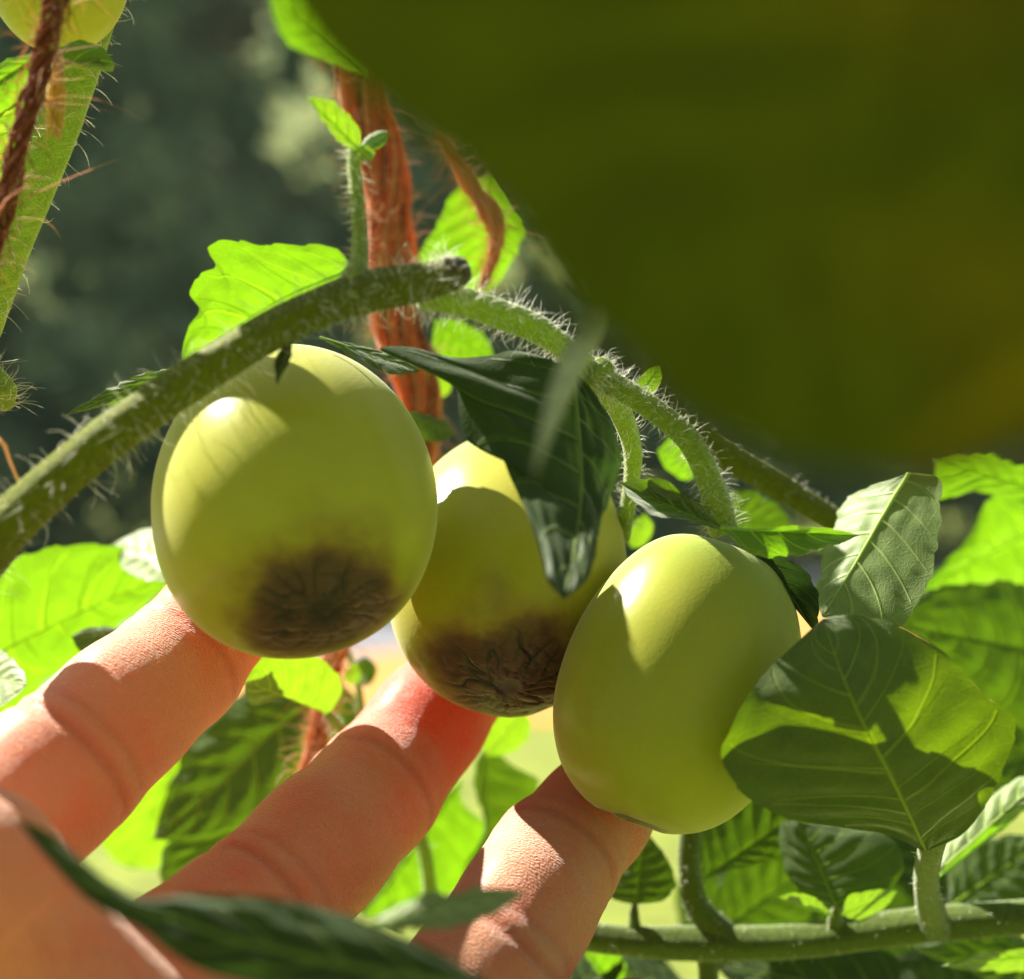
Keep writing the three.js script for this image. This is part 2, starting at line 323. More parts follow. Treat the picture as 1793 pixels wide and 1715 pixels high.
// ---------------------------------------------------------------- tomatoes
function fruit(o) {                                                   // at: [x, y, distance]; r in grid steps; axis: towards the blossom end
  const { at, r, long, axis, egg = 0, rot = 0, rotDir = [0, 0], label, tint = [0.45, 0.465, 0.012], seedN = 1, sides = 0.018, box = 0.9, base } = o;
  const C = P(...at), R = r * PX(at[2]), L = R * long, A = V(...axis).normalize();
  const Y = V(0, 1, 0).addScaledVector(A, -A.y).normalize(), X = Y.clone().cross(A);
  const t = thing('tomato', label, 'tomato', base ? base : C.clone().addScaledVector(A, L), 'green tomatoes on the vine');
  const rd = V(rotDir[0], rotDir[1], 1).normalize();
  const info = (d) => {                                               // d: unit direction in the fruit's own axes
    const th = Math.acos(clamp(d.dot(rd), -1, 1)), w = 0.30 * fbm(d.x * 2.6 + seedN * 5, d.y * 2.6, d.z * 2.6, 4);
    const m = rot ? 1 - smoothstep(th + w, rot - 0.25, rot + 0.26) : 0, core = rot ? 1 - smoothstep(th + w * 1.1, rot * 0.5, rot * 1.12) : 0;
    let crack = 0;
    if (rot && th < rot * 1.1) {
      const psi = Math.atan2(d.y - rd.y, d.x - rd.x), wob = 0.5 * noise(d.x * 6, d.y * 6, seedN);
      const n1 = 1 - Math.abs(noise(Math.cos(psi) * 2.3 + seedN, Math.sin(psi) * 2.3 + wob, th * 3.0)) * 8, n2 = 1 - Math.abs(noise(d.x * 9 + wob, d.y * 9, d.z * 9 + seedN)) * 10;
      crack = Math.max(clamp(n1, 0, 1), 0.55 * clamp(n2, 0, 1), 1 - smoothstep(th + w * 0.4, 0.04, 0.15)) * (1 - smoothstep(th, rot * 0.45, rot * 0.9));
    }
    return [m, core, crack, th];
  };
  const place = (d) => {
    const th = Math.acos(clamp(d.z, -1, 1)), ps = Math.atan2(d.y, d.x), [m, core, crack] = info(d);
    const z = L * d.z + L * 0.16 * Math.exp(-(((Math.PI - th) / 0.36) ** 2)), rad = R * Math.pow(Math.max(0, Math.sin(th)), box) * (1 + egg * d.z + sides * Math.cos(3 * ps + seedN) + 0.008 * noise(d.x * 2 + seedN, d.y * 2, d.z * 2));
    const dent = -0.035 * R * core - 0.022 * R * crack * m + 0.017 * R * core * fbm(d.x * 7, d.y * 7, d.z * 7 + seedN, 3);
    return C.clone().addScaledVector(A, z + dent * d.z).addScaledVector(X, (rad + dent) * Math.cos(ps)).addScaledVector(Y, (rad + dent) * Math.sin(ps));
  };
  const dirOf = (u, v) => { const lo = (u - 0.5) * 2 * Math.PI, la = (v - 0.5) * Math.PI; return V(Math.cos(la) * Math.sin(lo), Math.sin(la), Math.cos(la) * Math.cos(lo)); };
  const W = rot ? 300 : 150, H = rot ? 190 : 100, pos = [], uv = [], idx = [];
  for (let j = 0; j <= H; j++) for (let i = 0; i <= W; i++) { const p = place(dirOf(i / W, j / H)); pos.push(p.x, p.y, p.z); uv.push(i / W, j / H); }
  for (let j = 0; j < H; j++) for (let i = 0; i < W; i++) { const q = j * (W + 1) + i; idx.push(q, q + 1, q + W + 1, q + 1, q + W + 2, q + W + 1); }
  const TW = rot ? 1024 : 512;
  const map = dataTex(TW, TW / 2, (u, v) => {
    const d = dirOf(u, v), [m, core, crack] = info(d), n = fbm(d.x * 3 + seedN, d.y * 3, d.z * 3, 4), sp = noise(d.x * 60, d.y * 60, d.z * 60), fleck = Math.max(0, noise(d.x * 85 + 3, d.y * 85, d.z * 85) - 0.42) * 0.9;
    const shoulder = smoothstep(-d.z, 0.2, 0.9);
    let c = [tint[0] * (1 + 0.12 * n + 0.03 * sp - 0.25 * shoulder), tint[1] * (1 + 0.08 * n + 0.03 * sp - 0.08 * shoulder), tint[2] * (1 + 0.2 * n) + fleck * 0.15].map((q, i) => q + fleck * (i < 2 ? 0.22 : 0));
    if (m > 0) {
      const a = [0.21, 0.088, 0.020], b = [0.068, 0.026, 0.021], k = [0.012, 0.006, 0.005], f = clamp(0.42 + 0.9 * fbm(d.x * 9, d.y * 9, d.z * 9, 4), 0, 1), g2 = core * (0.82 + 0.4 * f);
      c = c.map((x, i) => lerp(lerp(lerp(x, a[i], m * 0.92), b[i] * (0.7 + 0.7 * f), clamp(g2, 0, 1)), k[i], clamp(crack * 1.25, 0, 1) * clamp(m * 1.3, 0, 1) * 0.95));
    }
    return c;
  });
  const bump = dataTex(TW, TW / 2, (u, v) => { const d = dirOf(u, v), [m, , crack] = info(d); return 0.6 + 0.022 * noise(d.x * 45, d.y * 45, d.z * 45) - 0.3 * crack * m + 0.3 * m * fbm(d.x * 22, d.y * 22, d.z * 22, 3); }, false);
  add('tomato_skin', geom(pos, uv, idx), mat({ color: rgb(1, 1, 1), map, bumpMap: bump, bumpScale: 0.0004, transmission: 0.28, clearcoat: 0.6, clearcoatRoughness: 0.3 }), t);
  return t;
}
const t1 = fruit({ at: [517, 872, 0.190], r: 246, long: 1.17, axis: [0.10, -0.64, 0.76], egg: 0.02, box: 0.8, rot: 0.54, rotDir: [0.18, -0.03], seedN: 1, label: 'largest pale green tomato, wrinkled brown rot on its end, resting against the upper finger' });
const t2 = fruit({ at: [893, 990, 0.220], r: 206, long: 1.34, axis: [-0.08, -0.72, 0.69], egg: 0.08, rot: 0.68, rotDir: [0.10, 0.04], seedN: 4, tint: [0.44, 0.43, 0.011], label: 'green tomato with a dark rotten end, half hidden behind the hanging dark leaf' });
const t3 = fruit({ at: [1190, 1186, 0.198], r: 205, long: 1.30, axis: [-0.36, -0.9, 0.26], egg: 0.08, box: 0.82, rot: 0.22, rotDir: [0.0, 0.0], seedN: 9, tint: [0.385, 0.41, 0.010], label: 'plum shaped green tomato with smooth clean skin below the green sepals' });
const t4 = fruit({ at: [103, -42, 0.195], r: 118, long: 1.15, axis: [0.0, -0.9, 0.43], seedN: 12, tint: [0.52, 0.52, 0.04], label: 'small green tomato cut off by the top edge beside the rust red twine' });

// ---------------------------------------------------------------- the fruiting vine
const vine = thing('tomato_plant', 'hairy green vine with a cut stub end that carries the rotting tomatoes', 'tomato plant', P(-120, 1120, 0.168));
{
  const up = V(-0.5, 0.8, 0.1);
  const main = stemPart(vine, 'stem', [[-130, 1130, 0.166, 3.0], [-10, 950, 0.168, 2.85], [150, 800, 0.17, 2.6], [300, 690, 0.171, 2.45], [450, 595, 0.172, 2.3], [560, 540, 0.173, 2.3], [640, 512, 0.174, 2.45], [720, 498, 0.174, 2.3], [780, 483, 0.174, 2.05], [806, 475, 0.174, 1.7]], STEM.main, { n: 900, long: [0.5, 4.0] }, { seg: 150 });
  add('hair', hairs(main.rows, 900, { long: [0.25, 0.7], r: 0.03 }), hairMat, main.mesh, undefined, 'stuff');
  const stub = sweep([[786, 481, 0.174, 1.95], [808, 474, 0.1738, 1.75], [818, 470, 0.1735, 1.2]], { seg: 14, lumpy: 0.5, ridge: 0.12, ridges: 7 });
  add('stub_end', stub, STEM.cut, main.mesh, 'dark dried cut end');
  stemPart(vine, 'side_shoot', [[618, 525, 0.174, 2.6], [622, 492, 0.174, 1.7], [629, 455, 0.1745, 1.05], [629, 400, 0.175, 0.85], [624, 340, 0.1755, 0.8], [620, 285, 0.176, 0.85], [621, 245, 0.176, 0.7]], STEM.pale, { n: 260, long: [0.4, 2.0], r: 0.035 }, { seg: 70 });
  leaf(vine, { base: [634, 268], tip: [538, 170], a: [[595, 248], [562, 205], [545, 182]], b: [[630, 230], [600, 190], [565, 172]], n: [0.45, -0.3, 0.8], d: 0.175, m: LEAF.young, nv: 5, rows: 30, cols: 8, bulge: 0.15 });
  leaf(vine, { base: [630, 262], tip: [681, 230], a: [[640, 240], [662, 228]], b: [[655, 262], [675, 248]], n: [-0.2, 0.3, 0.9], d: 0.177, m: LEAF.bright, nv: 5, rows: 24, cols: 7, bulge: 0.2 });
  leaf(vine, { base: [626, 258], tip: [652, 280], a: [[628, 275], [640, 283]], b: [[642, 255], [656, 268]], n: [0.3, -0.3, 0.9], d: 0.174, m: LEAF.young, nv: 5, rows: 20, cols: 6, bulge: 0.2 });
  // the truss that goes on to the right
  stemPart(vine, 'truss_stem', [[735, 520, 0.176, 1.4], [800, 527, 0.178, 1.75], [870, 550, 0.181, 1.75], [935, 575, 0.184, 1.75], [985, 607, 0.187, 1.5], [1035, 655, 0.19, 1.9], [1065, 676, 0.191, 1.7]], STEM.pale, { n: 620, long: [0.5, 3.6], r: 0.028 }, { seg: 90, ridge: 0.06 });
  stemPart(vine, 'fruit_stalk', [[1045, 662, 0.19, 1.6], [1090, 683, 0.19, 1.5], [1150, 722, 0.189, 1.45], [1205, 772, 0.188, 1.5], [1240, 840, 0.188, 1.6], [1256, 890, 0.188, 1.85], [1266, 930, 0.189, 1.9]], STEM.pale, { n: 800, long: [0.4, 2.8], r: 0.026 }, { seg: 100, ridge: 0.06 });
  stemPart(vine, 'fruit_stalk', [[1050, 668, 0.192, 1.5], [1085, 720, 0.197, 1.5], [1108, 790, 0.204, 1.3], [1104, 860, 0.212, 1.1], [1090, 940, 0.222, 1.2]], STEM.pale, { n: 260, long: [0.5, 2.4], r: 0.038 }, { seg: 70 });
  stemPart(vine, 'truss_stem', [[1175, 730, 0.235, 2.2], [1260, 790, 0.235, 2.3], [1360, 850, 0.236, 2.2], [1450, 905, 0.237, 2.0], [1560, 960, 0.24, 2.0]], STEM.main, { n: 120, long: [0.5, 2] }, { seg: 60 });
  stemPart(vine, 'stalk_joint', [[1030, 668, 0.187, 0.8], [1042, 655, 0.188, 1.35], [1056, 645, 0.189, 1.5], [1064, 640, 0.19, 0.6]], STEM.pale, { n: 120, long: [0.5, 3.4], r: 0.03, curl: 1.3 }, { seg: 24, lumpy: 0.4 });
  // the dark hanging leaf and its neighbours
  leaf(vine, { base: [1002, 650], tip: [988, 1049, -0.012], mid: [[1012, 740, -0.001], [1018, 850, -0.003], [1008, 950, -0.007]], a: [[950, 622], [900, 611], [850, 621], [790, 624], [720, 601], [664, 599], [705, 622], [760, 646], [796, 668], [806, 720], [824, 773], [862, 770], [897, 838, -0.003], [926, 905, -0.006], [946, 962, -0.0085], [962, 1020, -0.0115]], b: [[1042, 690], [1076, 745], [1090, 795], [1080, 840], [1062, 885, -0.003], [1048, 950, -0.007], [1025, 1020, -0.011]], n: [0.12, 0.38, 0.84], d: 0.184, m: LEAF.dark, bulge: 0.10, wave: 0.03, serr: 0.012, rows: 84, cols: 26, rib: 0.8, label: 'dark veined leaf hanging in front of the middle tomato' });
  leaf(vine, { base: [1058, 540], tip: [934, 838], a: [[1016, 560, -0.004], [974, 645, -0.004], [944, 755, -0.002]], b: [[1058, 580, 0.012], [1020, 655, 0.012], [975, 750, 0.006]], n: [0.25, 0.55, 0.8], d: 0.136, m: LEAF.grey, bulge: 0.1, serr: 0, rows: 40, cols: 10, label: 'blurred grey green leaf edge close to the lens' });
  leaf(vine, { base: [330, 640], tip: [112, 728], a: [[250, 655], [175, 688]], b: [[250, 690], [160, 716]], n: [0.2, 0.2, 0.9], d: 0.196, m: LEAF.mature, bulge: 0.2, rows: 40, cols: 8 });
  leaf(vine, { base: [618, 470], tip: [318, 640], a: [[590, 437], [520, 430], [460, 432], [404, 424], [366, 442], [378, 468], [342, 494], [332, 515], [350, 545], [326, 580]], b: [[580, 540], [500, 600], [400, 650]], mid: [[480, 530]], n: [0.35, -0.45, 0.8], d: 0.222, m: LEAF.bright, bulge: 0.08, rib: 0.7, rows: 70, label: 'bright sunlit leaf behind the vine' });
  leaf(vine, { base: [862, 300], tip: [838, 520], a: [[800, 335], [770, 395], [742, 450], [760, 500]], b: [[905, 365], [926, 402], [905, 450], [872, 500]], n: [0.35, -0.4, 0.85], d: 0.25, m: LEAF.bright, bulge: 0.1, fold: 0.12, rib: 0.7 });
  leaf(vine, { base: [700, 650], tip: [792, 668], a: [[715, 690], [750, 700], [785, 690]], b: [[725, 632], [765, 640], [785, 652]], n: [0.3, -0.4, 0.85], d: 0.25, m: LEAF.young, rows: 36, cols: 10 });
  leaf(vine, { base: [760, 560], tip: [870, 640], a: [[760, 610], [800, 640]], b: [[800, 560], [850, 590]], n: [0.2, -0.2, 0.9], d: 0.255, m: LEAF.bright, rows: 36, cols: 10 });
  leaf(vine, { base: [690, 720], tip: [800, 760], a: [[720, 760], [760, 775]], b: [[730, 722], [775, 735]], n: [0.1, 0.3, 0.9], d: 0.248, m: LEAF.mature, rows: 30, cols: 9 });
  leaf(vine, { base: [1240, 790], tip: [1150, 790], a: [[1210, 840], [1170, 825]], b: [[1220, 760], [1175, 768]], n: [0.3, -0.4, 0.85], d: 0.25, m: LEAF.bright, rows: 30, cols: 9 });
  leaf(vine, { base: [1240, 890], tip: [1385, 925], a: [[1280, 862], [1340, 870], [1375, 900]], b: [[1270, 930], [1330, 950]], n: [0.1, -0.1, 0.9], d: 0.262, m: LEAF.mature, rows: 36, cols: 10 });
  leaf(vine, { base: [1130, 900], tip: [1105, 960], a: [[1110, 915], [1100, 940]], b: [[1145, 925], [1128, 955]], n: [0.35, -0.4, 0.85], d: 0.25, m: LEAF.young, rows: 20, cols: 7 });
  leaf(vine, { base: [1120, 690], tip: [1156, 640], a: [[1118, 668], [1140, 645]], b: [[1145, 690], [1160, 665]], n: [0.35, -0.4, 0.85], d: 0.2, m: LEAF.young, rows: 20, cols: 7, bulge: 0.2 });
}
// sepals of the two calyxes that show
{
  leaf(t1, { name: 'sepal', base: [512, 590], tip: [485, 675], a: [[484, 620], [481, 650]], b: [[508, 630], [494, 655]], n: [0, 0.5, 0.8], d: 0.173, m: LEAF.deep, rows: 24, cols: 7, nv: 5, bulge: 0.2 });
  leaf(t1, { name: 'sepal', base: [560, 590], tip: [735, 650], a: [[620, 602], [700, 628]], b: [[620, 622], [690, 655]], n: [0.1, 0.6, 0.7], d: 0.19, m: LEAF.mature, rows: 30, cols: 7, nv: 5, bulge: 0.2 });
  leaf(t3, { name: 'sepal', base: [1262, 925], tip: [1506, 938, 0.004], a: [[1310, 968], [1360, 980], [1430, 966]], b: [[1310, 928], [1380, 923], [1450, 926]], n: [0.1, -0.2, 0.9], d: 0.184, m: LEAF.bright, rows: 44, cols: 9, nv: 5, bulge: 0.25 });
  leaf(t3, { name: 'sepal', base: [1272, 932], tip: [1086, 846, 0.004], a: [[1200, 912], [1150, 905], [1110, 880]], b: [[1230, 890], [1170, 850], [1120, 842]], n: [-0.1, 0.4, 0.85], d: 0.184, m: LEAF.mature, rows: 44, cols: 9, nv: 5, bulge: -0.2 });
  leaf(t3, { name: 'sepal', base: [1262, 930], tip: [1100, 856, 0.01], a: [[1220, 882], [1165, 842]], b: [[1240, 890], [1180, 862]], n: [0.3, -0.2, 0.8], d: 0.19, m: LEAF.mature, rows: 34, cols: 8, nv: 5, bulge: 0.2 });
  leaf(t3, { name: 'sepal', base: [1290, 935], tip: [1425, 1105, 0.008], a: [[1350, 975], [1395, 1050]], b: [[1370, 970], [1430, 1020], [1440, 1070]], n: [0.3, 0.4, 0.8], d: 0.196, m: LEAF.dark, rows: 34, cols: 8, nv: 5, bulge: 0.2 });
}
// ---------------------------------------------------------------- the plant at the left edge
const leftPlant = thing('tomato_plant', 'thick hairy upright stem at the left edge with a yellow withered flower', 'tomato plant', P(-100, 900, 0.2));
{
  stemPart(leftPlant, 'stem', [[210, -120, 0.204, 3.0], [172, 0, 0.203, 3.0], [132, 125, 0.202, 3.1], [86, 250, 0.202, 3.2], [12, 422, 0.201, 3.3], [-42, 565, 0.2, 3.4], [-130, 800, 0.2, 3.6]], STEM.pale, { n: 520, long: [0.6, 4.0], r: 0.045, dir: V(0.9, -0.1, 0.3), spread: 0.9 }, { seg: 110, sides: 28 });
  leaf(leftPlant, { name: 'sepal', base: [70, 110], tip: [198, 126, 0.002], a: [[115, 78], [150, 72], [178, 86], [196, 108]], b: [[110, 112], [150, 104], [172, 102], [184, 118]], n: [0.0, -0.35, 0.9], d: 0.184, m: LEAF.bright, rows: 40, cols: 8, nv: 5, bulge: 0.3 });
  leaf(leftPlant, { name: 'sepal', base: [70, 95], tip: [-60, 180], a: [[20, 100], [-20, 130]], b: [[50, 160], [0, 200], [-30, 210]], n: [0.1, -0.2, 0.9], d: 0.186, m: LEAF.bright, rows: 40, cols: 8, nv: 5, bulge: 0.3 });
  leaf(leftPlant, { base: [60, 150], tip: [-60, 420], a: [[0, 190], [-60, 280]], b: [[50, 230], [20, 310], [-10, 380]], n: [0.3, -0.4, 0.85], d: 0.188, m: LEAF.young, rows: 40, cols: 10 });
  const pts = (dx, w) => [[104, 88, 0.182, 0.35], [100 + dx * 0.5, 120, 0.181, 0.9 * w], [98 + dx, 170, 0.181, 1.15 * w], [96 + dx, 210, 0.181, 0.95 * w], [94 + dx * 1.3, 244, 0.181, 0.12]];
  for (const [dx, w] of [[-9, 0.5], [0, 0.62], [9, 0.5], [4, 0.4]]) add('withered_petal', sweep(pts(dx, w), { seg: 26, sides: 12, ridge: 0.15, ridges: 4, lumpy: 0.35 }), STEM.flower, leftPlant, 'yellow withered flower');
  const bud = stemPart(leftPlant, 'bud', [[-60, 640, 0.195, 1.5], [-25, 665, 0.195, 2.4], [2, 690, 0.195, 2.0], [14, 715, 0.195, 0.9]], STEM.pale, { n: 120, long: [0.8, 3], r: 0.035, curl: 1.1 }, { seg: 30, lumpy: 0.25 });
  add('hair', hairs(bud.rows, 50, { long: [1, 5], r: 0.03, curl: 1.2 }), hairMat, bud.mesh, undefined, 'stuff');
  const out = { pos: [], idx: [] }; strand(out, [[-30, 770], [-5, 768], [8, 780], [18, 810], [34, 848], [44, 858]].map((q) => P(q[0], q[1], 0.172)), 0.0003, 0.00012, 6);
  add('tendril', geom(out.pos, null, out.idx), fibreMat, leftPlant);
  // leaves low at the left, behind the hand
  leaf(leftPlant, { base: [-90, 1190], tip: [312, 1000], a: [[-40, 1050], [20, 995], [60, 974], [120, 962], [200, 960], [262, 985]], b: [[0, 1262], [110, 1180], [200, 1110], [280, 1040]], mid: [[80, 1100], [200, 1045]], n: [0.4, -0.5, 0.77], d: 0.25, m: LEAF.bright, bulge: 0.12, rows: 70, rib: 0.8, label: 'wide sunlit leaf behind the upper finger' });
  leaf(leftPlant, { base: [340, 975], tip: [193, 957], a: [[290, 925], [245, 927]], b: [[300, 1012], [230, 1004]], n: [-0.45, 0.7, 0.5], d: 0.236, m: LEAF.downy, rows: 36, cols: 10, label: 'pale leaf catching the sun' });
  leaf(leftPlant, { base: [230, 1110], tip: [124, 1115], a: [[190, 1098], [150, 1100]], b: [[190, 1145], [145, 1145]], n: [0.1, 0.5, 0.8], d: 0.235, m: LEAF.mature, rows: 30, cols: 9 });
  leaf(leftPlant, { base: [-70, 1180], tip: [46, 1200], a: [[-20, 1135], [20, 1155], [42, 1180]], b: [[-20, 1240], [25, 1222]], n: [-0.45, 0.65, 0.55], d: 0.225, m: LEAF.downy, rows: 36, cols: 10 });
  leaf(leftPlant, { base: [330, 1270], tip: [230, 1520], a: [[250, 1330], [170, 1440], [190, 1500]], b: [[360, 1380], [330, 1470], [280, 1520]], n: [0.4, -0.5, 0.77], d: 0.30, m: LEAF.young, rows: 50 });
}
// ---------------------------------------------------------------- leaves between the fingers
const midPlant = thing('tomato_plant', 'leafy shoot seen between the fingers, bright cupped leaf beside orange twine', 'tomato plant', P(700, 1700, 0.26));
{
  leaf(midPlant, { base: [600, 1190], tip: [268, 1470], a: [[520, 1195], [430, 1210], [385, 1235], [338, 1285], [302, 1365], [278, 1430]], b: [[590, 1290], [545, 1370], [480, 1440], [370, 1466], [310, 1474]], mid: [[480, 1280], [380, 1380]], n: [0.0, 0.25, 0.85], d: 0.268, m: LEAF.mature, bulge: 0.1, rows: 70, label: 'shaded green leaf behind the middle finger' });
  leaf(midPlant, { base: [600, 1330], tip: [278, 1530], a: [[480, 1400], [380, 1450], [290, 1482]], b: [[560, 1480], [440, 1580], [330, 1590], [290, 1565]], n: [0.1, 0.1, 0.95], d: 0.275, m: LEAF.mature, rows: 60 });
  leaf(midPlant, { base: [578, 1253], tip: [428, 1192], a: [[600, 1205], [565, 1160], [510, 1144], [458, 1150], [440, 1170]], b: [[545, 1240], [500, 1222], [445, 1236], [430, 1215]], n: [0.4, -0.5, 0.77], d: 0.236, m: LEAF.young, bulge: 0.1, rows: 56, rib: 0.9, label: 'bright cupped leaf against the orange twine' });
  stemPart(midPlant, 'leaf_stalk', [[572, 1248, 0.236, 0.7], [600, 1280, 0.238, 0.85], [660, 1350, 0.25, 1.0], [740, 1480, 0.262, 1.2], [760, 1720, 0.27, 1.4]], STEM.pale, { n: 120, long: [0.4, 2.2], r: 0.035 }, { seg: 50, sides: 14 });
  stemPart(midPlant, 'leaf_stalk', [[600, 1120, 0.262, 0.5], [622, 1180, 0.262, 0.6], [632, 1240, 0.262, 0.7], [640, 1330, 0.262, 0.9], [700, 1420, 0.265, 1]], STEM.pale, { n: 200, long: [0.4, 1.8], r: 0.03 }, { seg: 40, sides: 12 });
  leaf(midPlant, { base: [600, 1185], tip: [628, 1170], a: [[612, 1168], [622, 1160]], b: [[612, 1200], [632, 1190]], n: [0.3, -0.4, 0.8], d: 0.258, m: LEAF.young, rows: 20, cols: 7 });
  leaf(midPlant, { base: [640, 1205], tip: [640, 1150], a: [[622, 1185], [622, 1160]], b: [[656, 1190], [658, 1165]], n: [0.1, 0.2, 0.9], d: 0.266, m: LEAF.mature, rows: 20, cols: 7 });
  leaf(midPlant, { base: [620, 1290], tip: [600, 1200], a: [[590, 1260], [588, 1225]], b: [[640, 1260], [622, 1220]], n: [0.1, 0.2, 0.9], d: 0.268, m: LEAF.mature, rows: 20, cols: 7 });
  leaf(midPlant, { base: [848, 1308], tip: [852, 1600], a: [[832, 1345], [836, 1400], [850, 1450], [815, 1520], [810, 1570]], b: [[902, 1344], [948, 1376], [935, 1440], [900, 1520], [880, 1580]], n: [0.1, -0.15, 0.95], d: 0.272, m: LEAF.mature, rows: 60 });
  leaf(midPlant, { base: [806, 1365], tip: [632, 1610], a: [[770, 1405], [745, 1460], [690, 1530]], b: [[812, 1410], [852, 1452], [830, 1530], [740, 1600]], n: [0.2, -0.25, 0.9], d: 0.282, m: LEAF.bright, rows: 60 });
  leaf(midPlant, { base: [850, 1325], tip: [918, 1245], a: [[840, 1280], [870, 1235], [900, 1235]], b: [[890, 1322], [922, 1300], [928, 1265]], n: [0.4, -0.45, 0.8], d: 0.265, m: LEAF.young, rows: 30, cols: 10 });
}
// ---------------------------------------------------------------- the plant at the lower right
const rightPlant = thing('tomato_plant', 'lower right shoot with a level green stem and upright leaf stalks', 'tomato plant', P(1240, 1760, 0.236));
{
  stemPart(rightPlant, 'stem', [[960, 1628, 0.236, 2.2], [1080, 1646, 0.236, 2.3], [1220, 1652, 0.236, 2.7], [1400, 1648, 0.235, 2.6], [1600, 1622, 0.234, 2.7], [1810, 1605, 0.233, 2.6], [1900, 1598, 0.233, 2.6]], STEM.lower, { n: 300, long: [0.3, 1.2], r: 0.034 }, { seg: 100, sides: 26 });
  stemPart(rightPlant, 'leaf_stalk', [[1235, 1380, 0.235, 1.5], [1212, 1440, 0.236, 1.7], [1206, 1520, 0.236, 1.8], [1222, 1590, 0.236, 2.0], [1270, 1640, 0.236, 2.2]], STEM.lower, { n: 120, long: [0.3, 1.0], r: 0.034 }, { seg: 50 });
  stemPart(rightPlant, 'stem', [[1236, 1655, 0.237, 2.0], [1240, 1700, 0.237, 1.6], [1240, 1790, 0.237, 1.6]], STEM.lower, null, { seg: 24 });
  stemPart(rightPlant, 'leaf_stalk', [[1655, 1430, 0.192, 1.0], [1630, 1490, 0.205, 1.7], [1622, 1550, 0.218, 1.8], [1632, 1600, 0.228, 2.2], [1640, 1625, 0.232, 2.4]], STEM.lower, { n: 120, long: [0.3, 1.0], r: 0.034 }, { seg: 40 });
  stemPart(rightPlant, 'leaf_stalk', [[1467, 1588, 0.2315, 0.6], [1463, 1606, 0.233, 1.1], [1462, 1640, 0.235, 1.8]], STEM.lower, null, { seg: 20 });
  stemPart(rightPlant, 'leaf_stalk', [[1111, 1582, 0.2365, 0.5], [1110, 1604, 0.236, 0.8], [1112, 1645, 0.236, 1.4]], STEM.lower, null, { seg: 20 });
  // the big shaded leaf over the third tomato
  leaf(rightPlant, { base: [1622, 1492], tip: [1440, 1084, 0.008], a: [[1560, 1462], [1480, 1448, -0.001], [1370, 1425, -0.002], [1300, 1388, -0.003], [1264, 1312, -0.003], [1292, 1238, -0.001], [1365, 1150, 0.004]], b: [[1690, 1455], [1745, 1370, -0.003], [1772, 1262, -0.002], [1722, 1212, 0], [1650, 1140, 0.003], [1570, 1094, 0.006], [1490, 1078, 0.008]], mid: [[1570, 1380, -0.004], [1490, 1220, -0.004]], n: [0.1, -0.3, 0.9], d: 0.188, m: LEAF.olive, rib: 0.45, bulge: -0.08, wave: 0.02, serr: 0.014, rows: 80, cols: 22, label: 'large shaded leaf in front of the third tomato' });
  leaf(rightPlant, { base: [1592, 828], tip: [1440, 1080], a: [[1520, 838], [1475, 856], [1452, 900], [1430, 980], [1424, 1040]], b: [[1640, 826], [1638, 900], [1616, 1010], [1572, 1072], [1505, 1096]], mid: [[1545, 905], [1490, 1000]], n: [-0.45, 0.55, 0.7], d: 0.214, m: LEAF.downy, bulge: 0.05, fold: 0.28, wave: 0.02, quilt: 0.5, rib: 1.3, rows: 60, cols: 16, label: 'downy folded leaf with a pale midrib' });
  leaf(rightPlant, { base: [1860, 905], tip: [1585, 1046], a: [[1800, 870], [1745, 880], [1700, 945], [1640, 1005]], b: [[1860, 1040], [1760, 1030], [1660, 1030]], n: [0.4, -0.5, 0.77], d: 0.28, m: LEAF.bright, bulge: 0.15, rows: 60 });
  leaf(rightPlant, { base: [1880, 880], tip: [1635, 800], a: [[1790, 815], [1700, 790]], b: [[1800, 880], [1700, 860], [1640, 870]], n: [0.3, -0.4, 0.85], d: 0.275, m: LEAF.bright, rows: 50 });
  leaf(rightPlant, { base: [1900, 1160], tip: [1550, 1090], a: [[1800, 1030], [1700, 1022], [1610, 1042]], b: [[1840, 1300], [1760, 1250], [1690, 1190], [1610, 1120]], n: [0.1, 0.1, 0.85], d: 0.255, m: LEAF.mature, bulge: 0.1, rows: 60, label: 'broad green leaf at the right edge' });
  leaf(rightPlant, { base: [1880, 1300], tip: [1720, 1350], a: [[1800, 1220], [1740, 1260]], b: [[1830, 1380], [1760, 1370]], n: [-0.05, 0.3, 0.85], d: 0.262, m: LEAF.mature, rows: 40 });
  leaf(rightPlant, { base: [1640, 1530], tip: [1840, 1350], a: [[1655, 1478], [1700, 1420], [1770, 1365]], b: [[1668, 1500], [1730, 1440], [1800, 1400]], n: [-0.5, 0.66, 0.5], d: 0.228, m: LEAF.downy, rows: 50, cols: 10, bulge: 0.2 });
  leaf(rightPlant, { base: [1645, 1535], tip: [1840, 1380], a: [[1690, 1470], [1760, 1410]], b: [[1690, 1500], [1770, 1440]], n: [0.4, -0.45, 0.8], d: 0.236, m: LEAF.bright, rows: 40, cols: 9 });
  leaf(rightPlant, { base: [1660, 1590], tip: [1830, 1470], a: [[1665, 1520], [1720, 1475], [1780, 1462]], b: [[1720, 1605], [1790, 1590], [1830, 1540]], n: [-0.2, 0.4, 0.85], d: 0.25, m: LEAF.mature, rows: 40 });
  leaf(rightPlant, { base: [1466, 1592], tip: [1400, 1440], a: [[1400, 1560], [1366, 1490], [1370, 1440]], b: [[1560, 1560], [1582, 1510], [1555, 1462], [1480, 1448]], n: [-0.2, 0.35, 0.9], d: 0.231, m: LEAF.mature, bulge: 0.12, rows: 44 });
